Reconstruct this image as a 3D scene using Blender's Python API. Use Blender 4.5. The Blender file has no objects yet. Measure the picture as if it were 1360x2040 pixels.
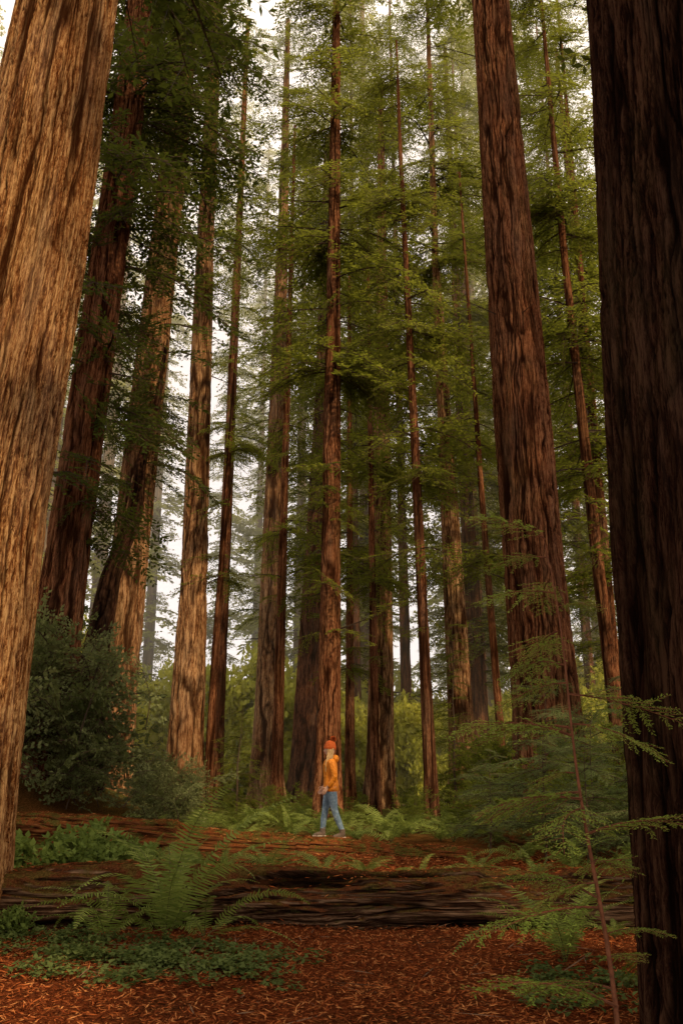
import bpy, math, numpy as np
from mathutils import Vector, kdtree
from mathutils.bvhtree import BVHTree
rng=np.random.default_rng(7)
SC=bpy.context.scene
SC.view_settings.view_transform='Standard'; SC.view_settings.look='None'; SC.view_settings.exposure=0

# ------------------------------------------------------------ helpers
def link(ob,parent=None):
    SC.collection.objects.link(ob)
    if parent: ob.parent=parent
    return ob
def empty(name,loc=(0,0,0)):
    e=bpy.data.objects.new(name,None); e.location=loc; e.empty_display_size=.2
    return link(e)
def mesh_np(name,V,F,mat=None,attrs=None,fattrs=None,smooth=True):
    V=np.asarray(V,dtype=np.float32); F=np.asarray(F,dtype=np.int32)
    me=bpy.data.meshes.new(name)
    k=F.shape[1]
    me.vertices.add(len(V)); me.vertices.foreach_set('co',V.ravel())
    me.loops.add(F.size); me.loops.foreach_set('vertex_index',F.ravel())
    me.polygons.add(len(F))
    me.polygons.foreach_set('loop_start',np.arange(0,F.size,k,dtype=np.int32))
    me.polygons.foreach_set('loop_total',np.full(len(F),k,dtype=np.int32))
    me.polygons.foreach_set('use_smooth',np.full(len(F),smooth,dtype=bool))
    for n,a in (attrs or {}).items():
        a=np.asarray(a,dtype=np.float32)
        if a.ndim==1:
            at=me.attributes.new(n,'FLOAT','POINT'); at.data.foreach_set('value',a)
        else:
            at=me.attributes.new(n,'FLOAT_VECTOR','POINT'); at.data.foreach_set('vector',a.ravel())
    for n,a in (fattrs or {}).items():
        at=me.attributes.new(n,'FLOAT','FACE'); at.data.foreach_set('value',np.asarray(a,dtype=np.float32))
    me.update(); me.validate()
    if mat: me.materials.append(mat)
    return me
def obj(name,me,parent=None,loc=(0,0,0)):
    o=bpy.data.objects.new(name,me); o.location=loc
    return link(o,parent)
def quads_mesh(name,Q,mat,tint=None):
    n=len(Q)
    return mesh_np(name,Q.reshape(-1,3),np.arange(n*4).reshape(n,4),mat,fattrs={'tint':tint if tint is not None else rng.random(n)},smooth=False)
def hashgrid(nu,nv,seed):
    return np.random.default_rng(seed).random((nu,nv))
def vnoise(u,v,nu,seed,nv=512):
    """value noise, periodic in u (u in [0,1) covers nu cells)"""
    g=hashgrid(nu,nv,seed)
    x=u*nu; y=v
    xi=np.floor(x).astype(int); yi=np.floor(y).astype(int)
    fx=x-xi; fy=y-yi; fx=fx*fx*(3-2*fx); fy=fy*fy*(3-2*fy)
    a=g[xi%nu,yi%nv]; b=g[(xi+1)%nu,yi%nv]; c=g[xi%nu,(yi+1)%nv]; d=g[(xi+1)%nu,(yi+1)%nv]
    return (a*(1-fx)+b*fx)*(1-fy)+(c*(1-fx)+d*fx)*fy
def sm(a,b,x):
    t=np.clip((x-a)/(b-a),0,1); return t*t*(3-2*t)

# ------------------------------------------------------------ materials
class N:
    def __init__(s,name):
        s.m=bpy.data.materials.new(name); s.m.use_nodes=True
        s.t=s.m.node_tree; s.t.nodes.clear(); s.out=s.n('ShaderNodeOutputMaterial')
    def n(s,typ,**kw):
        x=s.t.nodes.new(typ)
        for k,v in kw.items(): setattr(x,k,v)
        return x
    def l(s,a,b): s.t.links.new(a,b)
    def noise(s,vec,scale,detail=4,rough=.6,dist=0):
        x=s.n('ShaderNodeTexNoise'); x.inputs['Scale'].default_value=scale; x.inputs['Detail'].default_value=detail
        x.inputs['Roughness'].default_value=rough; x.inputs['Distortion'].default_value=dist
        if vec is not None: s.l(vec,x.inputs['Vector'])
        return x.outputs['Fac']
    def mapping(s,vec,scale):
        x=s.n('ShaderNodeMapping'); x.inputs['Scale'].default_value=scale; s.l(vec,x.inputs['Vector']); return x.outputs['Vector']
    def ramp(s,fac,stops):
        x=s.n('ShaderNodeValToRGB'); e=x.color_ramp.elements
        while len(e)<len(stops): e.new(.5)
        for i,(p,c) in enumerate(stops): e[i].position=p; e[i].color=(*c,1)
        s.l(fac,x.inputs['Fac']); return x.outputs['Color']
    def mix(s,f,a,b,typ='MIX'):
        x=s.n('ShaderNodeMix',data_type='RGBA',blend_type=typ)
        for sock,val in ((x.inputs['Factor'],f),(x.inputs[6],a),(x.inputs[7],b)):
            if hasattr(val,'links'): s.l(val,sock)
            elif isinstance(val,tuple): sock.default_value=(*val,1)
            else: sock.default_value=val
        return x.outputs[2]
    def math(s,op,a,b=0.0):
        x=s.n('ShaderNodeMath',operation=op)
        for i,v in enumerate((a,b)):
            if hasattr(v,'links'): s.l(v,x.inputs[i])
            else: x.inputs[i].default_value=v
        return x.outputs[0]
    def bump(s,h,strength,dist):
        x=s.n('ShaderNodeBump'); x.inputs['Strength'].default_value=strength; x.inputs['Distance'].default_value=dist
        s.l(h,x.inputs['Height']); return x.outputs['Normal']
    def attr(s,name,o='Fac'):
        x=s.n('ShaderNodeAttribute',attribute_name=name); return x.outputs[o]
    def pos(s):
        return s.n('ShaderNodeNewGeometry').outputs['Position']
    def bsdf(s,col,rough=.85,normal=None,spec=.2):
        x=s.n('ShaderNodeBsdfPrincipled')
        if isinstance(col,tuple): x.inputs['Base Color'].default_value=(*col,1)
        else: s.l(col,x.inputs['Base Color'])
        x.inputs['Roughness'].default_value=rough; x.inputs['Specular IOR Level'].default_value=spec
        if normal is not None: s.l(normal,x.inputs['Normal'])
        s.l(x.outputs[0],s.out.inputs[0]); return x
    def diff(s,col,normal=None):
        x=s.n('ShaderNodeBsdfDiffuse'); s.l(col,x.inputs['Color'])
        if normal is not None: s.l(normal,x.inputs['Normal'])
        s.l(x.outputs[0],s.out.inputs[0]); return x

def bark_mat(name,dark,mid,light,moss=.15,sxy=20,bumpd=.05,bz=.10):
    m=N(name); co=m.attr('barkco','Vector')
    a=m.noise(m.mapping(co,(1,1,.05)),sxy,5,.75,.15); b=m.noise(m.mapping(co,(1,1,bz)),sxy*2.6,4,.85,.25)
    c=m.noise(m.mapping(co,(1,1,.35)),.9,3,.6)
    h=m.math('ADD',m.math('MULTIPLY',a,.45),m.math('MULTIPLY',b,.55))
    col=m.ramp(h,[(.43,dark),(.49,mid),(.56,light)])
    col=m.mix(m.math('MULTIPLY',m.ramp(c,[(.42,(0,0,0)),(.65,(1,1,1))]),.5),col,m.mix(h,dark,mid))
    g=m.noise(m.mapping(co,(1,1,.12)),2.3,4,.7)
    lum=(light[0]+light[1]+light[2])/3
    col=m.mix(m.math('MULTIPLY',m.ramp(g,[(.5,(0,0,0)),(.7,(1,1,1))]),.45),col,m.mix(h,mid,(lum*.95,lum*.85,lum*.65)))
    mo=m.ramp(m.noise(m.mapping(co,(1,1,.25)),1.6,4,.7),[(.50,(0,0,0)),(.66,(1,1,1))])
    col=m.mix(m.math('MULTIPLY',mo,moss),col,(.055,.06,.022))
    col=m.mix(m.math('MULTIPLY',m.attr('crack'),.93),col,tuple(x*.4 for x in dark))
    m.diff(col,m.bump(h,1,bumpd)); return m.m
def leaf_mat(name,c0,c1,trans,tf=.45):
    m=N(name); t=m.attr('tint'); p=m.noise(m.pos(),.45,2)
    f=m.math('ADD',m.math('MULTIPLY',t,.55),m.math('MULTIPLY',p,.6))
    col=m.ramp(f,[(.2,c0),(.85,c1)])
    b=m.n('ShaderNodeBsdfDiffuse'); m.l(col,b.inputs['Color'])
    tr=m.n('ShaderNodeBsdfTranslucent'); m.l(m.mix(.6,col,trans),tr.inputs['Color'])
    mx=m.n('ShaderNodeMixShader'); mx.inputs[0].default_value=tf
    m.l(b.outputs[0],mx.inputs[1]); m.l(tr.outputs[0],mx.inputs[2]); m.l(mx.outputs[0],m.out.inputs[0]); return m.m

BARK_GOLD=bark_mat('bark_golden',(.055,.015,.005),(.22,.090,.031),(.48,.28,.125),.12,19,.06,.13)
BARK_RED=bark_mat('bark_red',(.026,.008,.0035),(.12,.042,.019),(.25,.115,.056),.2,bumpd=.05)
BARK_TAN=bark_mat('bark_tan',(.045,.016,.007),(.19,.085,.036),(.40,.235,.12),.25,16)
BARK_FAR=bark_mat('hazed_far_bark',(.08,.045,.025),(.18,.11,.06),(.28,.19,.12),.3,8)  # paler bark: distance haze put into the colour
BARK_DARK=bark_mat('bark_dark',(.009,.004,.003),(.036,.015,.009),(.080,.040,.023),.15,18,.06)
LEAF=leaf_mat('redwood_foliage',(.018,.030,.005),(.115,.130,.018),(.35,.37,.04),.5)
LEAF_DK=leaf_mat('dark_foliage',(.014,.024,.006),(.055,.070,.015),(.15,.17,.02),.35)
LEAF_LT=leaf_mat('painted_sunlit_foliage',(.24,.27,.04),(.50,.49,.09),(.80,.75,.13),.5)  # sunlit brightness painted into the leaf colour of the shaded far undergrowth
LEAF_FAR=leaf_mat('hazed_far_foliage',(.07,.09,.02),(.29,.30,.055),(.60,.58,.13),.5)  # lighter, yellower leaves: distance haze painted into the colour
LEAF_GREY=leaf_mat('greygreen_foliage',(.045,.068,.025),(.16,.19,.075),(.22,.30,.07),.35)
FERN=leaf_mat('fern_frond',(.07,.10,.02),(.24,.285,.07),(.30,.38,.06),.35)
OXAL=leaf_mat('oxalis_leaf',(.025,.042,.012),(.13,.16,.05),(.18,.23,.04),.3)
def simple(name,col,rough=.8,scale=30,amp=.35,bd=.004,spec=.2):
    m=N(name); n=m.noise(m.pos(),scale,4)
    c=m.ramp(n,[(.3,tuple(x*(1-amp) for x in col)),(.7,tuple(min(1,x*(1+amp)) for x in col))])
    m.bsdf(c,rough,m.bump(n,.5,bd),spec); return m.m
TWIG=simple('twig',(.05,.03,.018)); TWIGRED=simple('twig_red',(.16,.06,.03))

# ------------------------------------------------------------ ground
def gh(x,y):
    x=np.asarray(x,float); y=np.asarray(y,float)
    z=.36*sm(12.2,13.4,y)+.18*sm(15,24,y)+.12*sm(26,50,y)
    z=z+1.3*sm(-3.3,-8,x)*sm(15,22,y)
    z=z+.04*np.sin(x*1.3+.5*y)*np.sin(y*.9-.3*x)+.02*np.sin(3.1*x+1)*np.sin(2.7*y)
    return z
def make_ground():
    def axis(lo,hi,fine0,fine1,st,big):
        a=np.arange(fine0,fine1,st)
        n=26; o=np.geomspace(1,abs(hi-fine1)+1,n)-1; p=np.geomspace(1,abs(lo-fine0)+1,n)-1
        return np.unique(np.concatenate([fine0-p,a,fine1+o]))
    xs=axis(-900,900,-12,12,.15,1); ys=axis(-900,1500,2,40,.15,1)
    X,Y=np.meshgrid(xs,ys); Z=gh(X,Y)+.012*np.sin(X*9+Y*5)*np.sin(Y*11-X*3)
    nx,ny=len(xs),len(ys); i=np.arange(nx*ny).reshape(ny,nx)
    F=np.stack([i[:-1,:-1],i[:-1,1:],i[1:,1:],i[1:,:-1]],-1).reshape(-1,4)
    m=N('forest_floor'); p=m.pos()
    a=m.noise(p,26,6,.75); b=m.noise(p,1.1,4,.6); c=m.noise(p,90,3,.7)
    col=m.ramp(a,[(.35,(.035,.010,.005)),(.5,(.15,.036,.012)),(.68,(.28,.08,.025))])
    col=m.mix(m.ramp(b,[(.5,(0,0,0)),(.72,(.6,.6,.6))]),col,(.045,.03,.012))
    sx=m.n('ShaderNodeSeparateXYZ'); m.l(p,sx.inputs[0])
    far=m.n('ShaderNodeMapRange'); far.inputs[1].default_value=15; far.inputs[2].default_value=26; m.l(sx.outputs[1],far.inputs[0])
    col=m.mix(m.math('MULTIPLY',far.outputs[0],.8),col,m.ramp(a,[(.35,(.02,.03,.008)),(.65,(.09,.12,.03))]))
    h=m.math('ADD',a,m.math('MULTIPLY',c,.5)); m.diff(col,m.bump(h,1,.05))
    obj('ground',mesh_np('ground',np.stack([X,Y,Z],-1).reshape(-1,3),F,m.m))
make_ground()

# ------------------------------------------------------------ branch templates
def unit(v): return v/np.maximum(np.linalg.norm(v,axis=-1,keepdims=True),1e-9)
def branch(seed,ntw,nl,ll,lw,spread=.42,droop=.25,irregular=.35):
    r=np.random.default_rng(seed); Q=[];W=[]
    def main(t): return np.stack([t,.05*np.sin(t*4+seed),.06*np.sin(t*3)-droop*t*t],-1)
    ts=np.linspace(0,1,7); c=main(ts)
    for k in range(6):
        w0=.011*(1-ts[k]*.85); w1=.011*(1-ts[k+1]*.85)
        for off in (np.array([0,1,0]),np.array([0,0,1])):
            W.append([c[k]-off*w0,c[k]+off*w0,c[k+1]+off*w1,c[k+1]-off*w1])
    for i in range(ntw):
        for s in (-1,1):
            t=.1+.88*(i+.5*(s>0)+r.random()*.5)/ntw
            if r.random()<irregular*.35: continue
            t=min(t,.99)
            base=main(np.array([t]))[0]
            L=spread*(np.sin(np.pi*min(1,.18+t*.82)**.8)*.8+.22)*(1+irregular*(r.random()-.5)*1.6)
            ang=math.radians(58-12*t+r.normal()*8)
            d=np.array([math.cos(ang),s*math.sin(ang),-.15+.25*r.normal()*.5]); d/=np.linalg.norm(d)
            e=base+d*L+np.array([0,0,-.12*L])
            wv=np.array([0,0,.0035]); W.append([base-wv,base+wv,e+wv*.4,e-wv*.4])
            perp=np.array([-d[1],d[0],0]); perp/=np.linalg.norm(perp)
            n=max(3,int(nl*L/spread)); u=(np.arange(n)+.4)/n
            for q in (-1,1):
                P=base+d*L*u[:,None]+np.array([0,0,-.12*L])*(u**2)[:,None]+r.normal(size=(n,3))*.004
                a=np.radians(48+r.normal(size=n)*14)[:,None]
                D=unit(np.cos(a)*d+q*np.sin(a)*perp+r.normal(size=(n,3))*.22+np.array([0,0,-.12]))
                S=unit(np.cross(D,np.array([0,0,1.])+r.normal(size=(n,3))*.45))
                l=(ll*(.65+.6*r.random(n))*(1-.35*u))[:,None]; w=lw*(.7+.6*r.random(n))[:,None]
                Q.append(np.stack([P,P+D*l*.45+S*w/2,P+D*l,P+D*l*.45-S*w/2],1))
    return np.concatenate(Q),np.array(W)
BR_MID=[branch(10+i,13,9,.075,.024,irregular=.6,droop=.32) for i in range(7)]
BR_FAR=[branch(30+i,8,5,.14,.055) for i in range(4)]
BR_NEAR=[branch(50+i,14,18,.050,.012,spread=.36,droop=.18) for i in range(4)]
BR_HUCK=[branch(70+i,7,6,.095,.050,spread=.42,droop=.12,irregular=.8) for i in range(5)]

def rotz(a): c,s=math.cos(a),math.sin(a); return np.array([[c,-s,0],[s,c,0],[0,0,1]])
def roty(a): c,s=math.cos(a),math.sin(a); return np.array([[c,0,s],[0,1,0],[-s,0,c]])
def rotx(a): c,s=math.cos(a),math.sin(a); return np.array([[1,0,0],[0,c,-s],[0,s,c]])
def crown(placer,zs,Lf,templates,seed,pitch=(-.05,.25),az=None):
    r=np.random.default_rng(seed); Q=[];W=[];T=[]
    for z in zs:
        b,wd=templates[r.integers(len(templates))]
        L=Lf(z)*(.55+.8*r.random()); a=r.random()*2*math.pi if az is None else az(r)
        R=rotz(a)@roty(r.uniform(*pitch))@rotx(r.normal()*.3)
        sc=np.array([L,L*(.75+.5*r.random()),L])
        p=placer(z)
        Q.append((b*sc)@R.T+p); W.append((wd*sc)@R.T+p)
        T.append(np.clip(r.random()*.6+r.random(len(b))*.4,0,1))
    return np.concatenate(Q),np.concatenate(W),np.concatenate(T)

# ------------------------------------------------------------ trunks
def trunk_mesh(name,pts,rad,mat,segs=48,dz=.5,flare=.3,fh=1.2,depth=.03,seed=1,crack_w=.16,lump=.04):
    pts=np.array(pts,float); rad=np.array(rad,float)
    z0,z1=pts[0,2],pts[-1,2]; nr=int((z1-z0)/dz)+2
    z=np.linspace(z0,z1,nr); cx=np.interp(z,pts[:,2],pts[:,0]); cy=np.interp(z,pts[:,2],pts[:,1]); rr=np.interp(z,pts[:,2],rad)
    kk=int(min(nr//3,max(2,1.2/dz)))|1
    if nr>12 and kk>2:
        for a in (cx,cy,rr):
            h=kk//2; ap=np.concatenate([2*a[0]-a[h:0:-1],a,2*a[-1]-a[-2:-h-2:-1]]); a[:]=np.convolve(ap,np.ones(kk)/kk,'valid')
    u=np.arange(segs)/segs; U,Z=np.meshgrid(u,z); R=np.repeat(rr[:,None],segs,1); zz=Z-z0
    th=U*2*math.pi
    fl=flare*np.exp(-zz/fh)
    R=R*(1+fl*(1+.6*np.sin(th*5+seed)+.4*np.sin(th*9+2*seed)))
    R=R*(1+lump*(vnoise(U,zz/6,7,seed+5)-.5)*2)
    r0=rad.mean(); nu=max(8,int(2*math.pi*r0/crack_w))
    Uw=(U+.6/nu*(vnoise(U,zz/1.5,nu//2+1,seed+8)-.5)*2+.3/nu*(vnoise(U,zz/.35,nu,seed+18)-.5)*2+.012*np.sin(zz*.3+seed))%1
    n1=np.abs(vnoise(Uw,zz/2.8,nu,seed)-.5)*2; n2=np.abs(vnoise(Uw,zz/1.2,nu*2,seed+1)-.5)*2; n3=np.abs(vnoise(Uw,zz/.5,nu*4,seed+12)-.5)*2
    gate=.4+.6*vnoise(Uw,zz/1.1,nu*2,seed+22)
    cr=np.clip(((1-sm(.02,.25,n1))*.95+(1-sm(0,.24,n2))*.8+(1-sm(0,.22,n3))*.5)*gate*1.3,0,1)
    fine=vnoise(Uw,zz/.5,nu*4,seed+2)
    R=R-depth*cr+depth*.5*(fine-.5)
    X=cx[:,None]+R*np.cos(th); Y=cy[:,None]+R*np.sin(th)
    V=np.stack([X,Y,Z],-1).reshape(-1,3)
    i=np.arange(nr*segs).reshape(nr,segs); j=np.roll(i,-1,1)
    F=np.stack([i[:-1],j[:-1],j[1:],i[1:]],-1).reshape(-1,4)
    co=np.stack([rr.mean()*np.cos(th)+seed*3.1,rr.mean()*np.sin(th),Z],-1).reshape(-1,3)
    return mesh_np(name,V,F,mat,attrs={'barkco':co,'crack':cr.ravel()})

NT=[0]
def tree(pts,rad,mat,leaf=None,zb=None,n=0,L=2.2,templates=None,name='shade_redwood',pitch=(-.05,.3),extra=None,stubs=0,**kw):
    NT[0]+=1; sd=NT[0]*17
    e=empty(name,(pts[0][0],pts[0][1],0)); off=Vector(e.location)
    me=trunk_mesh('trunk',pts,rad,mat,seed=sd,**kw); o=obj('trunk',me,e); o.location=-off
    P=np.array(pts,float)
    def placer(z): return np.array([np.interp(z,P[:,2],P[:,0]),np.interp(z,P[:,2],P[:,1]),z])
    Qs=[];Ws=[];Ts=[]
    if n:
        r=np.random.default_rng(sd); zl,zh=zb
        zs=zl+(zh-zl)*np.sort(r.random(n))
        zs=zs+.9*np.sin(zs*1.4+sd)
        q,w,t=crown(placer,zs,lambda z:L*(.55+.45*math.sin(math.pi*min(1,max(0,(z-zl)/(zh-zl)))**.6)),templates or BR_MID,sd,pitch)
        Qs.append(q);Ws.append(w);Ts.append(t)
    for ex in (extra or []):
        zl,zh,n2,L2,az0,azs=ex
        r=np.random.default_rng(sd+3)
        q,w,t=crown(placer,zl+(zh-zl)*r.random(n2),lambda z:L2,templates or BR_MID,sd+9,pitch,az=lambda r:az0+r.normal()*azs)
        Qs.append(q);Ws.append(w);Ts.append(t)
    if stubs:
        r=np.random.default_rng(sd+4)
        st=[]
        for k in range(stubs):
            z=r.uniform(pts[0][2]+4,pts[-1][2]); a=r.random()*6.28; p=placer(z); rr=np.interp(z,P[:,2],rad)
            l=rr+r.uniform(.5,1.8); d=np.array([math.cos(a),math.sin(a),r.normal()*.25]); q=p+d*l
            for o2 in (np.array([0,0,1.]),np.array([-d[1],d[0],0])):
                st.append([p-o2*.03,p+o2*.03,q+o2*.008,q-o2*.008])
        Ws.append(np.array(st))
    if Qs:
        f=obj('foliage',quads_mesh('foliage',np.concatenate(Qs),leaf or LEAF,np.concatenate(Ts)),e); f.location=-off
    if Ws:
        b=obj('branches',quads_mesh('branches',np.concatenate(Ws),TWIG),e); b.location=-off
    return e

# near giants
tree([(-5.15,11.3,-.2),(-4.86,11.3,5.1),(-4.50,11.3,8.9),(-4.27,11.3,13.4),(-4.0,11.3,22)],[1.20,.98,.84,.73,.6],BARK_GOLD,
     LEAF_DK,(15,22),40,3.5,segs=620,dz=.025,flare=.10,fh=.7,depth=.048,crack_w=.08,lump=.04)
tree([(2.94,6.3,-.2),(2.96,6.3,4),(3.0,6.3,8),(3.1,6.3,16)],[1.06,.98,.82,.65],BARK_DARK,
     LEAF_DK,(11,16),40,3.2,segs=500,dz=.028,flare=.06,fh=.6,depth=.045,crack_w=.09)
tree([(5.40,24,.3),(5.22,24,8),(4.96,24,26.6),(4.9,24,38)],[.94,.82,.61,.45],BARK_RED,LEAF,(28,38),30,3,
     segs=360,dz=.06,flare=.28,fh=1.2,depth=.055,crack_w=.14,stubs=8)
# left group
tree([(-7.05,22,.8),(-6.9,22,6),(-6.25,22,20),(-5.95,22,30)],[.66,.55,.44,.36],BARK_RED,LEAF_DK,(13,30),120,3.2,
     segs=200,dz=.08,flare=.2,depth=.05,crack_w=.15,extra=[(7,14,22,2.2,-.5,.8)],stubs=6)
tree([(-6.45,26,.8),(-6.3,26,7),(-5.68,26,22.3),(-5.4,26,34)],[.62,.55,.44,.31],BARK_TAN,LEAF_DK,(20,34),110,3.0,
     segs=200,dz=.08,flare=.25,depth=.05,crack_w=.15,extra=[(10,18,26,2.3,-.9,1.0)],stubs=8)
tree([(-5.0,30,.5),(-5.0,30,8),(-5.18,30,21),(-5.2,30,33),(-5.2,30,40)],[.62,.47,.33,.24,.14],BARK_TAN,LEAF,(18,40),60,2.2,
     segs=150,dz=.12,flare=.2,depth=.045,crack_w=.15,stubs=6)
tree([(-5.1,38,.5),(-4.9,38,40)],[.30,.11],BARK_RED,LEAF,(14,40),55,2.4,depth=.02)
tree([(-4.25,30,.4),(-4.17,30,6),(-3.95,30,13),(-3.85,30,17)],[.15,.12,.09,.03],BARK_RED,LEAF,(7,17),34,1.6,segs=24,depth=.01)
# centre
tree([(-3.2,40,.5),(-3.1,40,14),(-3.0,40,27.4),(-2.95,40,42)],[.68,.46,.29,.12],BARK_TAN,LEAF,(19,42),90,2.8,segs=130,dz=.16,depth=.045,crack_w=.18,extra=[(8,19,14,1.8,0,3)],stubs=6)
tree([(-2.35,34,.5),(-2.1,34,30)],[.22,.06],BARK_RED,LEAF,(8,30),60,2.1,segs=32,depth=.015)
tree([(-1.65,42,.5),(-1.35,42,10),(-1.0,42,20),(-.8,42,36)],[.72,.52,.34,.15],BARK_RED,LEAF,(9,40),135,3.0,segs=110,dz=.16,depth=.045,crack_w=.18)
tree([(-.36,25,.4),(-.28,25,12),(-.17,25,27.6),(-.1,25,34)],[.34,.25,.13,.07],BARK_RED,LEAF,(10,34),165,2.3,segs=110,dz=.1,flare=.35,depth=.035,crack_w=.12,extra=[(4,10,10,1.3,0,3)],stubs=10)
tree([(.32,36,.5),(.35,36,24)],[.2,.06],BARK_RED,LEAF,(6,24),75,2.4,segs=32,depth=.015)
tree([(1.55,38,.5),(1.75,38,14),(1.9,38,22),(2.0,38,36)],[.58,.42,.29,.12],BARK_TAN,LEAF,(13,40),130,2.8,segs=110,dz=.16,depth=.04,crack_w=.16)
tree([(1.15,32,.5),(1.05,32,24)],[.17,.04],BARK_RED,LEAF,(6,24),75,1.9,segs=28,depth=.012)
tree([(2.28,24,.4),(2.1,24,10),(1.85,24,20.7),(1.8,24,25)],[.17,.13,.065,.03],BARK_RED,LEAF,(6,25),115,1.8,segs=32,depth=.012)
tree([(4.7,36,.5),(4.5,36,12),(4.25,36,24.8),(4.3,36,42)],[.54,.38,.16,.08],BARK_TAN,LEAF,(12,42),150,2.8,segs=100,dz=.16,depth=.04,crack_w=.16)
tree([(6.6,44,.5),(6.3,44,20),(6.2,44,44)],[.5,.3,.1],BARK_RED,LEAF,(5,44),180,3.3,segs=60,depth=.03)
tree([(5.55,32,.5),(5.2,32,12),(4.9,32,26)],[.15,.11,.04],BARK_RED,LEAF,(7,26),80,1.8,segs=28,depth=.012)
tree([(7.8,26,.5),(7.55,26,8),(7.3,26,18.4),(7.2,26,30)],[.21,.18,.12,.05],BARK_RED,LEAF,(8,30),130,2.5,segs=40,depth=.015)
tree([(12.0,40,.5),(11.7,40,40)],[.3,.1],BARK_RED,LEAF,(6,40),150,3.3,segs=40,depth=.02)
tree([(9.3,31,.5),(9.3,31,34)],[.2,.06],BARK_RED,LEAF,(5,34),130,2.9,segs=40,depth=.02)
# further slim trees closing the right and upper centre
for (x,y,h,zl,n) in [(9.9,42,46,8,150),(13.6,50,52,6,150),(3.4,48,52,16,140),(.8,50,54,19,140),(8.0,52,54,6,150)]:
    tree([(x,y,.5),(x-.2,y,h)],[.32,.06],BARK_RED,LEAF,(zl,h),n,3.6,segs=32,depth=.02)
# crooked broken snag in the left group
tree([(-6.55,24,.8),(-6.6,24,4),(-6.25,24,7.2),(-5.75,24.1,8.6),(-5.65,24.1,10.4),(-5.35,24.2,11.8),(-5.2,24.3,14)],
     [.46,.34,.24,.21,.14,.11,.05],BARK_DARK,LEAF_DK,(10,14),14,1.6,name='crooked_dead_tree',segs=60,dz=.1,flare=.2,depth=.05,crack_w=.2,lump=.3)

# ------------------------------------------------------------ distant forest (shared meshes)
FARM=[]
for k in range(4):
    sd=900+k*13; H=62+6*k
    tm=trunk_mesh('distant_trunk',[(0,0,-.3),(.4*math.sin(k),0,H*.5),(0,0,H)],[.55,.32,.05],BARK_FAR,segs=20,dz=2,depth=.03,seed=sd)
    r=np.random.default_rng(sd); zl=[5,8,4,12][k]
    zs=zl+(H-zl)*r.random(330)**1.15
    pl=lambda z:np.array([0,0,z])
    q,w,t=crown(pl,zs,lambda z:4.2*(1-.62*max(0,(z-zl)/(H-zl)))*(.75+.35*math.sin(z*1.1+k)),BR_FAR,sd,(-.1,.35))
    FARM.append((tm,q,w,t))
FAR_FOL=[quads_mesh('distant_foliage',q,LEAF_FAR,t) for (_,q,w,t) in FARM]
MID_FOL=[quads_mesh('tall_foliage',q,LEAF,t) for (_,q,w,t) in FARM]
FAR_BR=[quads_mesh('distant_branches',w,TWIG) for (_,q,w,t) in FARM]
def put(parent,k,x,y,s,rot,fol,sxy=None):
    sxy=sxy or s
    for nm,me in (('trunk',FARM[k][0]),('foliage',fol[k]),('branches',FAR_BR[k])):
        o=obj(nm,me,parent,(x,y,float(gh(x,y))-.1)); o.rotation_euler=(0,0,rot); o.scale=(sxy,sxy,s)
far=empty('distant_trees')
r=np.random.default_rng(5)
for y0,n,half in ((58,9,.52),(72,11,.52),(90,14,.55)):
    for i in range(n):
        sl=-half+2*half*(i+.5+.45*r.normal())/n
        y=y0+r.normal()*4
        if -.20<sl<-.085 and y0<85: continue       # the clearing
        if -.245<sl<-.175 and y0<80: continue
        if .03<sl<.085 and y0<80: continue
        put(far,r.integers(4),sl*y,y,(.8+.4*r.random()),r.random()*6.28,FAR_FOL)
# trees added around the viewpoint, out of view, to shade the grove
SUR=[(8,-2,.8),(11.6,14,.8),(-10,3,.8),(-8,-8,.8),(1,-10,.8),(11.5,-10,.8),(-15,12,.8),(16,30,.8)]
for i,(x,y,s) in enumerate(SUR):
    e=empty('shade_redwood',(0,0,0)); put(e,i%4,x,y,s,i*1.7,MID_FOL)
for i,(x,y,s) in enumerate([(9.5,3.2,.22),(12.5,6.5,.2)]):  # low broad trees added out of view to keep sun off the ground
    e=empty('shade_young_redwood',(0,0,0)); put(e,i%4,x,y,s,i*1.7,MID_FOL,.62)

# ------------------------------------------------------------ shrubs
def shrub_quads(seed,n,rx,ry,rz,ll,lw,clumps=16):
    r=np.random.default_rng(seed)
    C=r.normal(size=(clumps,3)); C=unit(C)*(r.random((clumps,1))**.4)*np.array([rx,ry,rz])*.75; C[:,2]=np.abs(C[:,2])+.1*rz
    cs=.26*rx*(.6+.8*r.random(clumps))
    idx=r.integers(clumps,size=n)
    P=C[idx]+unit(r.normal(size=(n,3)))*(r.random((n,1))**.5)*cs[idx][:,None]*np.array([1,1,.6])
    D=unit(r.normal(size=(n,3))+np.array([0,0,-.2])); S=unit(np.cross(D,r.normal(size=(n,3))*.5+np.array([0,0,1.])))
    l=ll*(.6+.8*r.random((n,1))); w=lw*(.6+.8*r.random((n,1)))
    Q=np.stack([P,P+D*l*.5+S*w/2,P+D*l,P+D*l*.5-S*w/2],1)
    W=[]
    for c in C:
        m=np.array([c[0]*.4,c[1]*.4,c[2]*.5]); a=np.array([0,0,0.])
        for p,q,k in ((a,m,.012),(m,c,.007)):
            for o2 in (np.array([1.,0,0]),np.array([0,1.,0])):
                W.append([p-o2*k,p+o2*k,q+o2*k*.6,q-o2*k*.6])
    t=np.clip(.5*r.random(clumps)[idx]+.5*r.random(n),0,1)
    return Q,np.array(W),t
def shrub_mesh(seed,mat,*a,**k):
    q,w,t=shrub_quads(seed,*a,**k)
    return quads_mesh('leaves',q,mat,t),quads_mesh('stems',w,TWIG)
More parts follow.
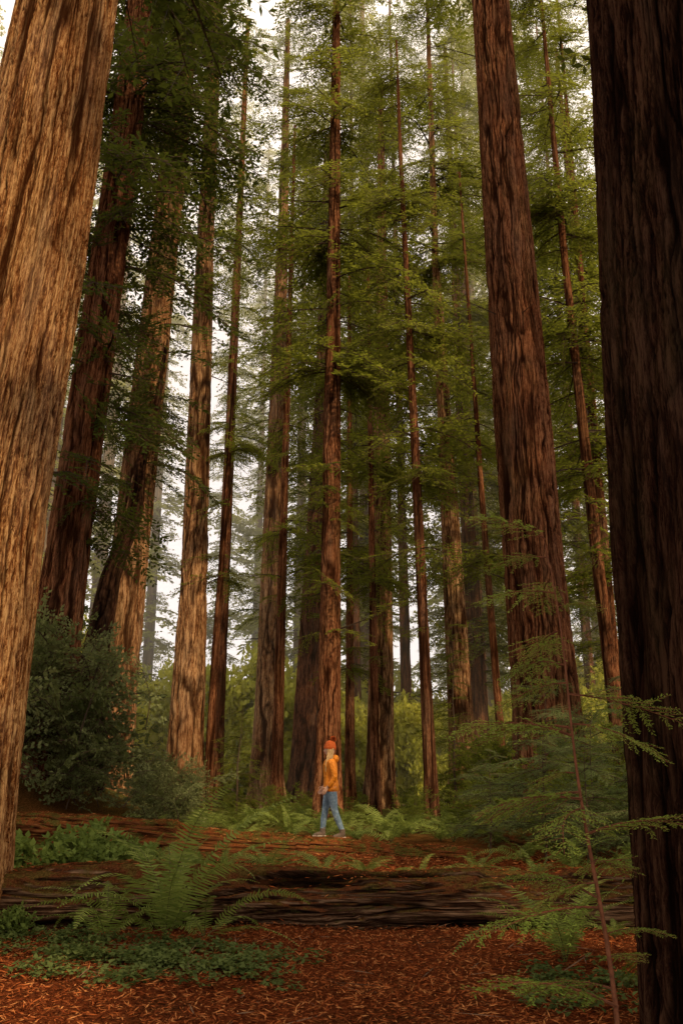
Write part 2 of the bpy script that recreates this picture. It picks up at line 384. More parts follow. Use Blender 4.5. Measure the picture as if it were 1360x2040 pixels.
def spray_shrub(seed,mat,n,H,L,templ=BR_HUCK):
    """bush made of arching leafy sprays rising from several stems"""
    r=np.random.default_rng(seed); hz=r.random(n)**.8*H
    def pl(z):
        a=r.random()*6.28; rad=.55*r.random()*H*(.4+.5*z/H); return np.array([rad*math.cos(a),rad*math.sin(a),z])
    q,w,t=crown(pl,hz,lambda z:L*(1.15-.5*z/H),templ,seed,(-1.1,.05))
    return quads_mesh('leaves',q,mat,t),quads_mesh('stems',w,TWIG)
def put_shrub(name,mm,x,y,s,rot,dz=0,sz=1):
    e=empty(name,(x,y,float(gh(x,y))+dz)); e.rotation_euler=(0,0,rot); e.scale=(s,s,s*sz)
    for nm,me in zip(('leaves','stems'),mm): obj(nm,me,e)
HUCKM=leaf_mat('huckleberry_foliage',(.020,.030,.010),(.20,.215,.09),(.22,.26,.06),.35)
HUCK=[spray_shrub(100+i,HUCKM,22,1.9,1.1) for i in range(5)]
r=np.random.default_rng(12)
for i in range(34):
    x=-3.4-r.random()*4.9; y=18.9+r.random()*3.4
    h=float(sm(-3.2,-6,x))
    put_shrub('huckleberry_shrub',HUCK[i%5],x,y,.5+.85*r.random()*h+.15*r.random(),r.random()*6.28,sz=1+.3*h)
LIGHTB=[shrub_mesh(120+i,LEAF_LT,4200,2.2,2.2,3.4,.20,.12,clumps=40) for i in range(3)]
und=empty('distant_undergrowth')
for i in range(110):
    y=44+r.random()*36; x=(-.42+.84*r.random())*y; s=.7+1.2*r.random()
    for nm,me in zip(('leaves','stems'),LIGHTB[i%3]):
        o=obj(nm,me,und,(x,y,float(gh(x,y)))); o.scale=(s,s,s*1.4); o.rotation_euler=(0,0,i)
MIDLEAF=leaf_mat('understory_foliage',(.022,.035,.006),(.14,.16,.025),(.32,.36,.04),.45)
MIDB=[spray_shrub(140+i,MIDLEAF,30,1.2,.8) for i in range(4)]
for i in range(64):
    y=21+r.random()*16; x=(-.2+.55*r.random())*y
    s=.5+.7*r.random()+.6 if x>4 else .3+.35*r.random()
    put_shrub('forest_shrub',MIDB[i%4],x,y,s,r.random()*6.28)
for (x,y,s) in [(3.4,19.5,1.0),(4.5,18.6,1.1),(5.7,17.5,1.2),(5.0,20.3,1.5),(6.6,19.5,1.6),(3.9,17.6,.8),(7.4,21.5,2.0),(2.9,21.5,.9),(6.2,16.6,1.0),(4.4,16.8,.8)]:
    put_shrub('forest_shrub',MIDB[int(x*3)%4],x,y,s,x)
SALAL=shrub_mesh(160,leaf_mat('salal_leaf',(.04,.065,.015),(.16,.21,.05),(.25,.32,.05),.3),1100,.8,.8,.8,.12,.075,clumps=22)
for (x,y,s) in [(-4.3,12.9,.9),(-3.5,13.2,.85),(-2.9,12.9,.6),(-5.1,13.8,1.1),(-3.9,14.4,1.0),(-3.7,10.9,.5),(-3.1,14.0,.8),(-2.3,14.2,.5)]:
    put_shrub('salal_shrub',SALAL,x,y,s,x*3)

# ------------------------------------------------------------ young conifers
def young(name,x,y,z0,z1,n,L,leaf,templ,lean=(0,0),rr=.03,az=None,seed=3,pitch=(-.25,.1),twig=TWIG,taper=.55):
    r=np.random.default_rng(seed); g=float(gh(x,y)); e=empty(name,(x,y,g))
    H=z1*1.03
    def pl(z): return np.array([lean[0]*(z/H)**1.5+.02*math.sin(z*3),lean[1]*(z/H),z])
    zs=np.linspace(z0,z1,n)+r.normal(size=n)*.04
    q,w,t=crown(pl,zs,lambda z:L*(1-taper*(z-z0)/(z1-z0)),templ,seed,pitch,az)
    zz=np.linspace(-.05,H,24); rad=rr*(1-.9*zz/H); V=[];F=[]
    for i,z in enumerate(zz):
        p=pl(max(z,0)); p[2]=z
        for k in range(6): V.append(p+rad[i]*np.array([math.cos(k*1.047),math.sin(k*1.047),0]))
    for i in range(23):
        for k in range(6): F.append((i*6+k,i*6+(k+1)%6,i*6+6+(k+1)%6,i*6+6+k))
    obj('stem',mesh_np('stem',V,F,twig),e)
    obj('foliage',quads_mesh('foliage',q,leaf,t),e); obj('branches',quads_mesh('branches',w,twig),e)
YG=leaf_mat('sapling_foliage',(.10,.16,.03),(.24,.30,.06),(.42,.54,.08),.4)
young('redwood_sapling',1.42,5.25,.5,2.95,26,.64,YG,BR_NEAR,(-.22,0),.016,az=lambda r:math.pi*.95+r.normal()*.8 if r.random()<.75 else r.normal()*.6,seed=5,twig=TWIGRED,taper=.3,pitch=(-.3,.25))
young('redwood_sapling',2.5,7.6,.3,1.3,10,.45,LEAF,BR_NEAR,(.1,0),.012,seed=8)
for i,(x,y,h,s) in enumerate([(3.3,15.6,2.1,1.1),(4.3,16.3,2.6,1.2),(5.1,15.2,2.4,1.2),(2.7,17.5,1.7,.9),(4.0,18.5,3.2,1.3),(5.6,18,3.2,1.4),(3.8,14.9,1.8,1.0),(4.7,14.4,1.9,1.0)]):
    young('young_hemlock',x,y,.3,h,34,s,LEAF_GREY,BR_NEAR,(.1,0),.022,seed=20+i,pitch=(-.35,.2))
for i,(x,y,h,s) in enumerate([(3.6,30,6,1.5),(6.2,28,7,1.6),(-3.0,27,3,1.0),(8.6,24,7,1.7)]):
    young('shade_young_redwood',x,y,.4,h,44,s,LEAF,BR_MID,(.1,0),.04,seed=40+i)

# ------------------------------------------------------------ ferns
def fern_quads(seed,n,L,npin=30,up=60,width=.11):
    r=np.random.default_rng(seed); Q=[];W=[]
    for f in range(n):
        a=2*math.pi*(f+.8*r.random())/n; l=L*(.6+.5*r.random()); el=math.radians(up+r.normal()*12); bend=math.radians(85+r.normal()*18)
        m=npin+2; p=np.zeros((m,3)); dirs=[]
        cur=np.array([0,0,0.]); sw=r.normal()*.25
        for k in range(m):
            t=k/m; e=el-bend*t**1.2; d=np.array([math.cos(e)*math.cos(sw*t),math.cos(e)*math.sin(sw*t),math.sin(e)]); dirs.append(d); p[k]=cur; cur=cur+d*l/m
        dirs=np.array(dirs); side=np.array([0,1.,0]); t=np.arange(m)/m
        prof=np.sin(np.pi*np.clip(.12+t*.88,0,1)**.75)**.8*width*l+.004; prof[t<.12]*=.1
        prof=prof*(.85+.3*r.random(m))
        tw=r.normal()*.8
        R=rotz(a)
        nz=unit(np.cross(dirs,side))
        for s in (-1,1):
            D=unit(s*side*.95+dirs*.30+nz*s*tw*.4-np.array([0,0,.15])+r.normal(size=(m,3))*.09)
            wl=l/m
            q=np.stack([p-dirs*wl*.30,p+dirs*wl*.34,p+D*prof[:,None]*.7+dirs*wl*.30,p+D*prof[:,None]],1)
            Q.append(q@R.T)
        w=side*.004
        for k in range(m-1): W.append(np.stack([p[k]-w,p[k]+w,p[k+1]+w*.8,p[k+1]-w*.8])@R.T)
    return np.concatenate(Q),np.array(W)
def fern(x,y,L,n=14,seed=0,npin=30,up=60,dz=0,width=.11):
    q,w=fern_quads(seed,n,L,npin,up,width); e=empty('sword_fern',(x,y,float(gh(x,y))+dz))
    obj('fronds',quads_mesh('fronds',q,FERN),e); obj('stalks',quads_mesh('stalks',w,TWIG),e)
fern(-1.80,10.1,2.0,15,1,46,69,width=.085); fern(-1.45,10.5,1.3,8,12,40,48,width=.09); fern(-2.5,10.5,1.4,9,2,38,52,width=.09)
fern(2.05,9.1,1.4,14,3,42,63,width=.09)
FQ=[fern_quads(60+i,12,.85,26,56) for i in range(5)]
FM=[(quads_mesh('fronds',q,FERN),quads_mesh('stalks',w,TWIG)) for q,w in FQ]
def pfern(x,y,s,rot,dz=0):
    e=empty('sword_fern',(x,y,float(gh(x,y))+dz)); e.scale=(s,s,s); e.rotation_euler=(0,0,rot)
    i=int(abs(x*7+y*3))%5
    obj('fronds',FM[i][0],e); obj('stalks',FM[i][1],e)
for (x,y,s) in [(-1.0,13.5,.95),(-.25,13.3,.85),(-1.7,13.9,.9),(.35,13.8,.7),(1.9,13.5,.9),(2.6,13.1,.9),(3.3,13.7,1.1),(1.1,13.3,.6),(4.1,13.5,1.1),(-2.4,13.5,1.0),(-2.9,14.8,1.0),(3.0,15.8,1.1),(3.8,16.2,1.2),(3.1,12.9,.8),(3.9,12.9,.9)]:
    pfern(x,y,s,x*5)
for i in range(80):
    y=18.6+r.random()*8; x=-4.5+10*r.random()
    pfern(x,y,.7+.8*r.random(),i)
for (x,y,s) in [(.75,5.6,.35),(.45,5.3,.25),(2.9,10.5,.5)]: pfern(x,y,s,x)

# ------------------------------------------------------------ litter & oxalis
lm=N('needle_litter'); lm.diff(lm.ramp(lm.attr('tint'),[(0,(.03,.010,.005)),(.4,(.15,.034,.011)),(.75,(.32,.085,.024)),(1,(.48,.20,.07))])); LIT=lm.m
def litter(n,x0,x1,y0,y1,zf,lmin,lmax,w,seed,cap=.04):
    r=np.random.default_rng(seed); x=x0+(x1-x0)*r.random(n); y=y0+(y1-y0)*r.random(n)**1.15
    P=np.stack([x,y,zf(x,y)+.008+cap*r.random(n)**2.5],-1); a=r.random(n)*6.28
    D=unit(np.stack([np.cos(a),np.sin(a),r.normal(size=n)*.22],-1)); S=unit(np.cross(D,np.array([0,0,1.])+r.normal(size=(n,3))*.4))
    l=(lmin+(lmax-lmin)*r.random(n)**2)[:,None]
    return np.stack([P,P+D*l*.5+S*w/2,P+D*l,P+D*l*.5-S*w/2],1)
q=litter(120000,-6,4.5,4.6,12.6,gh,.03,.12,.010,1)
q2=litter(30000,-7,6,12.6,17,gh,.04,.12,.015,2)
obj('leaf_litter',quads_mesh('leaf_litter',np.concatenate([q,q2]),LIT))
tw=litter(420,-5,4,5,12.0,gh,.15,.7,.012,4,.05); obj('fallen_twigs',quads_mesh('fallen_twigs',tw,simple('pale_twig',(.16,.09,.05))))
def oxalis(n,cx,cy,rx,ry,seed,sz=.048):
    r=np.random.default_rng(seed); th=r.random(n)*6.28; rad=r.random(n)**.7
    wob=1+.25*np.sin(3*th+seed)+.15*np.sin(7*th)
    x=cx+rx*rad*np.cos(th)*wob+r.normal(size=n)*.06; y=cy+ry*rad*np.sin(th)*wob+r.normal(size=n)*.06; z=gh(x,y)+.02+.10*r.random(n)
    keep=(np.sin(x*7+seed)+np.sin(y*6.3+x*3)+r.normal(size=n)*.8)>-.3
    x,y,z=x[keep],y[keep],z[keep]; n=len(x)
    C=np.stack([x,y,z],-1); Q=[]; a0=r.random(n)*6.28; T=r.random(n); l=(sz*(.6+.7*r.random(n)))[:,None]
    for k in range(3):
        a=a0+k*2.094; D=np.stack([np.cos(a),np.sin(a),-.2+.3*r.normal(size=n)],-1); S=np.stack([-np.sin(a),np.cos(a),.3*r.normal(size=n)],-1)
        Q.append(np.stack([C,C+D*l*.75+S*l*.5,C+D*l*.85,C+D*l*.75-S*l*.5],1))
    obj('oxalis_patch',quads_mesh('oxalis_patch',np.concatenate(Q),OXAL,np.tile(T,3)))
oxalis(2800,-1.75,9.2,1.25,1.05,1); oxalis(900,-3.2,10.4,.9,.7,2); oxalis(900,2.0,8.0,.6,.9,3); oxalis(450,-.9,8.4,.5,.5,4)

# ------------------------------------------------------------ fallen logs
def log_arrays(p0,p1,r0,r1,seed,nr=420,segs=170,depth=.03,knots=(),sag=0,lump=.12):
    p0=np.array(p0,float);p1=np.array(p1,float); ax=p1-p0; Ln=np.linalg.norm(ax); d=ax/Ln
    s=np.linspace(0,1,nr); u=np.arange(segs)/segs; U,S=np.meshgrid(u,s); th=U*2*math.pi; zz=S*Ln
    side=unit(np.cross(np.array([0,0,1.]),d)); up=np.cross(d,side)
    R=(r0+(r1-r0)*S)*(1+lump*(vnoise(U,zz/1.6,5,seed)-.5)*2+.5*lump*(vnoise(U,zz/.5,9,seed+6)-.5)*2)
    nu=int(2*math.pi*r0/.11); Uw=(U+.7/nu*(vnoise(U,zz/.8,nu,seed+3)-.5)*2+.02*np.sin(zz*.7))%1
    n1=np.abs(vnoise(Uw,zz/2.6,nu,seed+1)-.5)*2; n2=np.abs(vnoise(Uw,zz/1.1,nu*2,seed+2)-.5)*2
    cr=np.clip((1-sm(0,.2,n1))*.9+(1-sm(0,.18,n2))*.45,0,1)
    pl=vnoise(U,zz/1.3,7,seed+9); st=sm(.52,.56,pl)*.06+sm(.68,.71,pl)*.07
    R=R-depth*cr-st*r0*1.3+.014*(vnoise(Uw,zz/.12,nu*2,seed+4)-.5)
    for (ks,ku,kr,kh) in knots:
        dx=(zz-ks*Ln); du=((U-ku+.5)%1-.5)*2*math.pi*r0; q=np.sqrt(dx**2+du**2)/kr
        R=R+kh*np.exp(-q**2*1.2)-kh*1.5*np.exp(-(q*2.8)**2)+.012*np.sin(q*14)*np.exp(-q*1.2)
        cr=np.clip(cr+.9*np.exp(-(q*2.6)**2)+.3*(np.sin(q*14)>.4)*np.exp(-q*1.5),0,1)
    C=p0+S[...,None]*ax+np.array([0,0,-sag])*(4*S*(1-S))[...,None]
    V=C+R[...,None]*(np.cos(th)[...,None]*up+np.sin(th)[...,None]*side)
    co=np.stack([R*0+r0*np.cos(th),r0*np.sin(th)+seed,zz],-1)
    i=np.arange(nr*segs).reshape(nr,segs); j=np.roll(i,-1,1)
    F=np.stack([i[:-1],j[:-1],j[1:],i[1:]],-1).reshape(-1,4)
    V=V.reshape(-1,3); co=co.reshape(-1,3); cr=cr.ravel()
    base=len(V); V=np.concatenate([V,[p0-d*-.03],[p1-d*.03]]); co=np.concatenate([co,[[0,0,0],[0,0,1]]]); cr=np.concatenate([cr,[1,1]])
    T0=[[base,int(i[0,(k+1)%segs]),int(i[0,k])] for k in range(segs)]; T1=[[base+1,int(i[-1,k]),int(i[-1,(k+1)%segs])] for k in range(segs)]
    return V,F,co,cr,T0+T1
def log_mat(name,dark,mid,light,top,mossy):
    m=N(name); co=m.attr('barkco','Vector'); a=m.noise(m.mapping(co,(1,1,.05)),24,6,.75,.3); b=m.noise(m.pos(),2.6,6,.75); g=m.noise(m.pos(),45,4,.7)
    col=m.ramp(a,[(.40,dark),(.5,mid),(.62,light)])
    geo=m.n('ShaderNodeNewGeometry'); sx=m.n('ShaderNodeSeparateXYZ'); m.l(geo.outputs['Normal'],sx.inputs[0])
    up=m.math('ADD',m.math('MULTIPLY',sx.outputs[2],.8),m.math('MULTIPLY',b,1.2))
    f=m.ramp(up,[(.85,(0,0,0)),(1.1,(1,1,1))])
    col=m.mix(f,col,m.ramp(g,[(.35,tuple(x*.35 for x in top)),(.65,top)]))
    b2=m.noise(m.pos(),3.7,5,.75)
    mo=m.ramp(m.math('ADD',b2,m.math('MULTIPLY',sx.outputs[2],.16)),[(.56,(0,0,0)),(.67,(mossy,)*3)]); col=m.mix(mo,col,m.ramp(g,[(.35,(.04,.045,.01)),(.65,(.15,.16,.035))]))
    col=m.mix(m.math('MULTIPLY',m.attr('crack'),.92),col,tuple(x*.3 for x in dark))
    m.diff(col,m.bump(m.math('ADD',a,m.math('MULTIPLY',g,.5)),1,.05)); return m.m
LOGM=log_mat('weathered_log',(.014,.007,.004),(.065,.031,.017),(.33,.20,.12),(.17,.058,.023),.45)
LOGM2=log_mat('mossy_log',(.028,.010,.005),(.16,.055,.02),(.30,.12,.045),(.30,.09,.027),.8)
def put_log(p0,p1,r0,r1,mat,seed,knots=(),**kw):
    V,F,co,cr,T=log_arrays(p0,p1,r0,r1,seed,knots=knots,**kw)
    e=empty('fallen_log'); me=mesh_np('log_body',V,F,mat,attrs={'barkco':co,'crack':cr}); obj('log_body',me,e)
    Vc=np.array(V); Ft=np.array(T); used=np.unique(Ft); mp=np.zeros(len(Vc),int); mp[used]=np.arange(len(used))
    obj('log_ends',mesh_np('log_ends',Vc[used],mp[Ft],simple('log_end',(.09,.045,.022)),),e)
    return V,F,e
V1,F1,log1=put_log((-5.6,11.7,.25),(6.2,11.4,.23),.43,.38,LOGM,3,knots=[(.585,.16,.17,.07),(.58,.285,.16,.06),(.18,.2,.12,.04)],depth=.045,nr=560)
V2,F2,log2=put_log((-7.6,18.3,.74),(2.5,16.95,.16),.50,.30,LOGM2,9,knots=[(.4,.2,.15,.05)],depth=.035,nr=460)
V3,F3,log3=put_log((-5.2,16.2,.42),(.6,15.6,.30),.20,.14,LOGM2,15,depth=.02,nr=300,segs=90)
put_log((3.2,19.0,.45),(8.5,17.2,.4),.3,.25,LOGM2,21,depth=.02,nr=200,segs=80)
def topf(V,F):
    bv=BVHTree.FromPolygons([tuple(v) for v in V],[tuple(int(a) for a in f) for f in F])
    def fz(x,y):
        h=bv.ray_cast(Vector((x,y,4)),Vector((0,0,-1))); return h[0].z if h[0] else -9
    return fz
logz=topf(V2,F2)
rr=np.random.default_rng(77)
def log_needles(zf,x0,x1,p0,p1,w,n,par):
    px=x0+(x1-x0)*rr.random(n); t=(px-p0[0])/(p1[0]-p0[0]); py=p0[1]+(p1[1]-p0[1])*t+rr.normal(size=n)*w
    pz=np.array([zf(a,b) for a,b in zip(px,py)]); ok=pz>.25
    P=np.stack([px,py,pz+.004+.015*rr.random(n)**2],-1)[ok]; n=len(P); a=rr.random(n)*6.28
    D=unit(np.stack([np.cos(a),np.sin(a),rr.normal(size=n)*.15-.05],-1)); S=unit(np.cross(D,np.array([0,0,1.])+rr.normal(size=(n,3))*.3)); l=(.03+.09*rr.random(n))[:,None]
    obj('needles_on_log',quads_mesh('needles_on_log',np.stack([P,P+D*l*.5+S*.007,P+D*l,P+D*l*.5-S*.007],1),LIT),par)
log_needles(logz,-6.8,2.4,(-7.6,18.3),(2.5,16.95),.2,7000,log2)
log_needles(topf(V1,F1),-5,4.6,(-5.6,11.7),(6.2,11.4),.13,3000,log1)
log_needles(topf(V3,F3),-5,.5,(-5.2,16.2),(.6,15.6),.09,1800,log3)

# ------------------------------------------------------------ woman walking left along the log
WX=-.20
tl=(WX+7.6)/10.1; WY=18.3-1.35*tl
fz=logz(WX-.17,WY+.06); rz=logz(WX+.22,WY-.06); BZ=(fz+rz)/2
woman=empty('woman',(WX,WY,BZ))
SRC=[];SF=[];SM=[]
def tube(pts,rad,mid,segs=16):
    pts=np.array(pts,float); rad=np.array([(a,a) if np.isscalar(a) else a for a in rad],float); n=len(pts)
    k=np.linspace(0,n-1,(n-1)*5+1); P=np.stack([np.interp(k,range(n),pts[:,i]) for i in range(3)],-1); R=np.stack([np.interp(k,range(n),rad[:,i]) for i in range(2)],-1)
    if len(P)>7:
        P2=P.copy();P2[2:-2]=(P[:-4]+P[1:-3]+P[2:-2]+P[3:-1]+P[4:])/5;P=P2
    base=sum(len(v) for v in SRC); V=[]
    T=unit(np.gradient(P,axis=0))
    for p,t,(ra,rb) in zip(P,T,R):
        ref=np.array([1.,0,0]) if abs(t[0])<.8 else np.array([0,0,1.])
        b=unit(np.cross(t,ref)); a=np.cross(b,t)
        for s in range(segs):
            q=2*math.pi*s/segs; V.append(p+a*ra*math.cos(q)+b*rb*math.sin(q))
    m=len(P)
    for i in range(m-1):
        for s in range(segs): SF.append((base+i*segs+s,base+i*segs+(s+1)%segs,base+(i+1)*segs+(s+1)%segs,base+(i+1)*segs+s))
    for c,row,fl in ((P[0],0,1),(P[-1],m-1,0)):
        ci=base+len(V); V.append(c)
        for s in range(segs):
            f=(ci,base+row*segs+(s+1)%segs,base+row*segs+s); SF.append(f if fl else f[::-1])
    SRC.append(np.array(V)); SM.append(np.full(len(V),mid))
def ball(c,r3,mid,nu=20,nv=12):
    base=sum(len(v) for v in SRC); V=[];c=np.array(c,float)
    for i in range(nv+1):
        ph=math.pi*i/nv
        for j in range(nu):
            t=2*math.pi*j/nu; V.append(c+np.array([r3[0]*math.sin(ph)*math.cos(t),r3[1]*math.sin(ph)*math.sin(t),r3[2]*math.cos(ph)]))
    for i in range(nv):
        for j in range(nu): SF.append((base+i*nu+j,base+(i+1)*nu+j,base+(i+1)*nu+(j+1)%nu,base+i*nu+(j+1)%nu))
    SRC.append(np.array(V)); SM.append(np.full(len(V),mid))
JK,JE,BO,SO,SK,HA=0,1,2,3,4,5
af=fz-BZ; ar=rz-BZ
tube([(-.01,.085,.86),(-.06,.085,.66),(-.10,.08,.46),(-.125,.07,.30),(-.14,.07,.115+af)],[(.095,.085),(.082,.075),(.058,.056),(.056,.052),(.044,.042)],JE)
tube([(.01,-.085,.86),(.045,-.085,.66),(.075,-.08,.46),(.14,-.075,.30),(.215,-.07,.125+ar)],[(.098,.086),(.084,.076),(.060,.057),(.057,.052),(.044,.042)],JE)
tube([(.01,0,.78),(.015,0,.88),(.0,0,.98)],[(.095,.15),(.115,.165),(.10,.14)],JE,24)
tube([(.01,0,.80),(.01,0,.83),(.01,0,.90),(0,0,1.02),(-.005,0,1.14),(-.01,0,1.25),(.0,0,1.33),(.0,0,1.39)],
     [(.135,.178),(.145,.188),(.14,.185),(.125,.165),(.132,.175),(.135,.185),(.115,.165),(.06,.075)],JK,28)
tube([(.0,0,1.35),(-.012,0,1.41),(-.018,0,1.435)],[(.075,.08),(.068,.07),(.062,.064)],JK)
ball((.085,0,1.37),(.07,.11,.075),JK)
tube([(.01,-.155,1.33),(.03,-.205,1.26),(.085,-.225,1.07),(.04,-.215,.97),(-.035,-.20,.885)],[.066,.070,.056,.052,.042],JK)
tube([(.01,.155,1.33),(.0,.205,1.26),(.03,.225,1.07),(-.03,.215,.98),(-.11,.20,.895)],[.066,.070,.056,.052,.042],JK)
def hand(w,sgn):
    w=np.array(w,float); d=unit(np.array([-.55,0,-.83])); f=unit(np.array([-.83,0,.55]))
    tube([w-d*.03,w+d*.03,w+d*.085],[(.022,.016),(.034,.016),(.036,.014)],SK,10)
    for k,(o,l) in enumerate(((-.028,.055),(-.010,.068),(.009,.074),(.028,.066))):
        b=w+d*.08+f*o; c=np.array([0,-sgn*.012,0])
        tube([b,b+d*l*.45+c*.5,b+d*l*.75+c*1.5,b+d*l+c*3],[.0088,.0082,.0075,.006],SK,8)
    b=w+d*.02+f*.03
    tube([b,b+f*.028+d*.02,b+f*.036+d*.05],[.011,.0095,.007],SK,8)
hand((-.06,-.196,.862),-1); hand((-.135,.196,.872),1)
tube([(.0,0,1.38),(-.012,0,1.47)],[.052,.050],SK)
ball((-.020,0,1.535),(.092,.074,.108),SK,28,18)
tube([(-.06,0,1.475),(-.092,0,1.452)],[(.03,.045),(.018,.022)],SK)
tube([(-.102,0,1.545),(-.124,0,1.512),(-.108,0,1.503)],[.008,.014,.012],SK,8)
tube([(-.103,-.02,1.482),(-.112,0,1.482),(-.103,.02,1.482)],[.007,.009,.007],HA+1,8)
for s in (-1,1):
    ball((-.012,s*.074,1.525),(.018,.010,.030),SK,10,8)
def boot(x,y,z):
    R=lambda p:(x+p[0],y+p[1],z+p[2])
    tube([R((.0,0,.15)),R((.0,0,.09)),R((.005,0,.05))],[(.052,.05),(.05,.047),(.052,.045)],BO)
    tube([R((.045,0,.05)),R((-.02,0,.052)),R((-.10,0,.042)),R((-.165,0,.032))],[(.036,.036),(.045,.042),(.034,.044),(.02,.030)],BO)
    tube([R((.062,0,.012)),R((.02,0,.012)),R((-.09,0,.012)),R((-.185,0,.014))],[(.013,.030),(.014,.036),(.014,.046),(.012,.026)],SO)
boot(-.14,.07,af); boot(.215,-.07,ar)
V=np.concatenate(SRC); M=np.concatenate(SM)
bm=bpy.data.meshes.new('src'); bm.from_pydata([tuple(v) for v in V],[],SF); bm.update()
so=bpy.data.objects.new('src',bm); SC.collection.objects.link(so)
md=so.modifiers.new('r','REMESH'); md.mode='VOXEL'; md.voxel_size=.0055; md.use_smooth_shade=True
ms=so.modifiers.new('s','SMOOTH'); ms.factor=.5; ms.iterations=2
dg=bpy.context.evaluated_depsgraph_get(); body=bpy.data.meshes.new_from_object(so.evaluated_get(dg)); body.name='body'
bpy.data.objects.remove(so)
kd=kdtree.KDTree(len(V))
for i,v in enumerate(V): kd.insert(v,i)
kd.balance()
def jacket_mat():
    m=N('rain_jacket'); p=m.n('ShaderNodeTexCoord').outputs['Object']; n=m.noise(p,11,4,.6,.8)
    col=m.mix(n,(.52,.14,.006),(.74,.26,.012)); m.bsdf(col,.5,m.bump(n,1,.05),.3); return m.m
def denim():
    m=N('denim'); p=m.n('ShaderNodeTexCoord').outputs['Object']; n=m.noise(p,14,5,.7); f=m.noise(p,260,2)
    col=m.ramp(n,[(.3,(.08,.13,.18)),(.55,(.18,.26,.34)),(.72,(.40,.48,.53))]); m.bsdf(col,.85,m.bump(m.math('ADD',n,m.math('MULTIPLY',f,.2)),.8,.02)); return m.m
for mt in (jacket_mat(),denim(),simple('boot_leather',(.13,.09,.065)),simple('boot_sole',(.5,.42,.34)),simple('skin',(.5,.30,.21),.5,20,.08),simple('hair',(.5,.33,.16)),simple('lips',(.42,.13,.11),.4)):
    body.materials.append(mt)
mi=[]
for p in body.polygons:
    c=p.center; _,ix,_=kd.find(c); mi.append(int(M[ix]))
body.polygons.foreach_set('material_index',mi)
obj('body',body,woman)
SRC.clear();SF.clear();SM.clear()
for s in (-1,1): ball((-.096,s*.03,1.542),(.010,.013,.009),0,10,8)
obj('eyes',mesh_np('eyes',np.concatenate(SRC),SF,simple('eye',(.05,.04,.03),.2)),woman)
WOOL=simple('rust_wool',(.30,.062,.014),.95,60,.4,.01)
nu,nv=56,16; V=[];F=[]
for i in range(nv+1):
    t=i/nv
    for j in range(nu):
        a=2*math.pi*j/nu; rib=1+.025*(j%2)
        if t<.3: rx,ry,z=.112,.094,-.03+t/.3*.055
        else:
            u=(t-.3)/.7; rx,ry,z=.104*math.cos(u*1.5),.088*math.cos(u*1.5),.025+.105*math.sin(u*1.5)
        V.append((-.012+rx*rib*math.cos(a)+.1*(z),ry*rib*math.sin(a),1.575+z+.07*rx*math.cos(a)*-1))
for i in range(nv):
    for j in range(nu): F.append((i*nu+j,i*nu+(j+1)%nu,(i+1)*nu+(j+1)%nu,(i+1)*nu+j))
obj('beanie',mesh_np('beanie',V,F,WOOL),woman)
n=1200; d=unit(rr.normal(size=(n,3))); c=np.array([.045,0,1.725]); S=unit(np.cross(d,rr.normal(size=(n,3))))
obj('pom_pom',quads_mesh('pom_pom',np.stack([c+d*.0-S*.004,c+d*.03+S*.006,c+d*(.054+.014*rr.random((n,1))),c+d*.03-S*.006],1),WOOL),woman)
SRC.clear();SF.clear();SM.clear()
for k in range(110):
    f=rr.random(); x0=-.050+.10*f
    side=-1 if k<78 else 1
    e=np.array([-.10+.12*f+rr.normal()*.015, side*(.13+.02*rr.random()),1.12+.10*rr.random()])
    pts=[(x0,side*.070,1.585),(x0-.002,side*.088,1.50),(x0-.015,side*(.10+.01*rr.random()),1.40),(.5*(x0+e[0])-.01,side*.150,1.27),tuple(e)]
    tube(pts,[.006,.008,.009,.008,.002],0,5)
HM=N('blond_hair'); hn=HM.noise(HM.mapping(HM.pos(),(1,1,.1)),90,3); HM.bsdf(HM.ramp(hn,[(.3,(.20,.11,.045)),(.7,(.52,.36,.18))]),.5)
hm=bpy.data.meshes.new('hair'); hm.from_pydata([tuple(v) for v in np.concatenate(SRC)],[],SF); hm.update(); hm.materials.append(HM.m)
obj('hair',hm,woman)

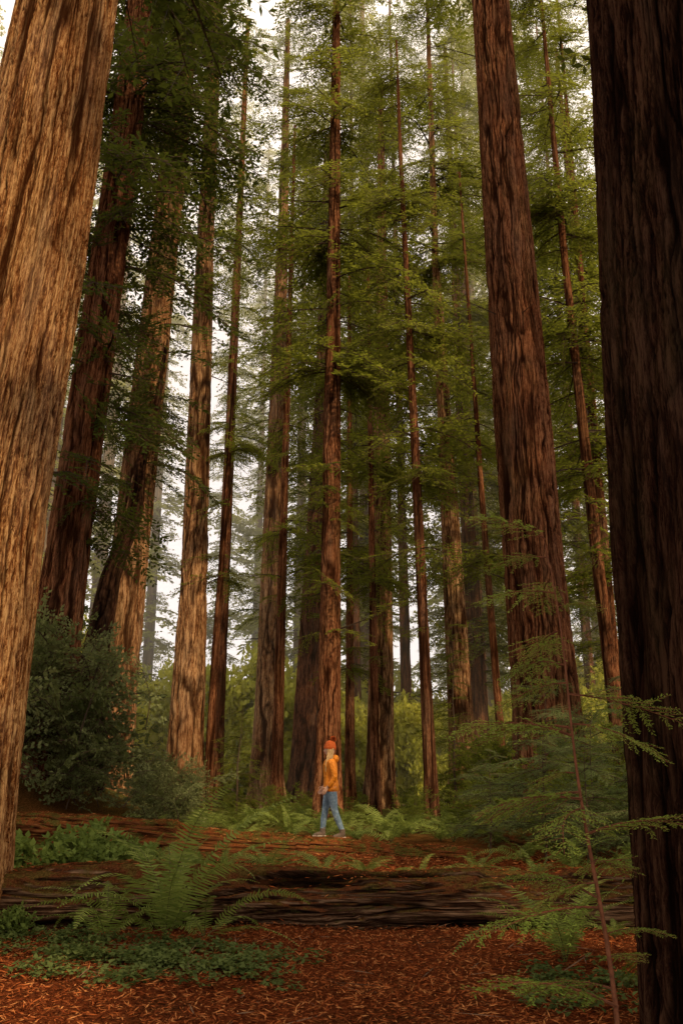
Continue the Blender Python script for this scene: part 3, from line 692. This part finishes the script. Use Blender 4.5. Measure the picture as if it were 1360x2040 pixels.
# ------------------------------------------------------------ morning haze hanging in the far grove (real participating medium)
hz=N('forest_haze'); vs=hz.n('ShaderNodeVolumeScatter'); vs.inputs['Color'].default_value=(1,.95,.78,1); vs.inputs['Density'].default_value=.0065; vs.inputs['Anisotropy'].default_value=.0
hz.l(vs.outputs[0],hz.out.inputs['Volume'])
hv=[(-90,37,-2),(90,37,-2),(90,125,-2),(-90,125,-2),(-90,37,75),(90,37,75),(90,125,75),(-90,125,75)]
hf=[(0,3,2,1),(4,5,6,7),(0,1,5,4),(1,2,6,5),(2,3,7,6),(3,0,4,7)]
obj('haze',mesh_np('haze',hv,hf,hz.m,smooth=False))

# ------------------------------------------------------------ light, sky, camera
az=math.atan2(.50,-.80); el=math.radians(33)
ts=Vector((math.sin(az)*math.cos(el),math.cos(az)*math.cos(el),math.sin(el)))
sd=bpy.data.lights.new('sun','SUN'); sd.energy=5.0; sd.angle=math.radians(1.5); sd.color=(1,.76,.44)
so=bpy.data.objects.new('sun',sd); so.rotation_euler=(-ts).to_track_quat('-Z','Y').to_euler(); so.location=(10,-16,30); link(so)
w=bpy.data.worlds.new('World'); SC.world=w; w.use_nodes=True; nt=w.node_tree
bg=nt.nodes['Background']; sk=nt.nodes.new('ShaderNodeTexSky'); sk.sky_type='NISHITA'; sk.sun_disc=False
sk.sun_elevation=el; sk.sun_rotation=az; sk.dust_density=2.5
mx=nt.nodes.new('ShaderNodeMix'); mx.data_type='RGBA'; mx.inputs['Factor'].default_value=.8; mx.inputs[7].default_value=(14.8,12.8,10.8,1)
nt.links.new(sk.outputs[0],mx.inputs[6]); nt.links.new(mx.outputs[2],bg.inputs['Color']); bg.inputs['Strength'].default_value=.135
cam=bpy.data.cameras.new('camera'); cam.sensor_fit='VERTICAL'; cam.sensor_height=36; cam.sensor_width=24; cam.lens=31.76; cam.clip_end=4000
co=bpy.data.objects.new('camera',cam); co.location=(0,0,1.6); co.rotation_euler=(math.radians(90+16.7),0,0); link(co); SC.camera=co
print('faces',sum(len(m.polygons) for m in bpy.data.meshes))
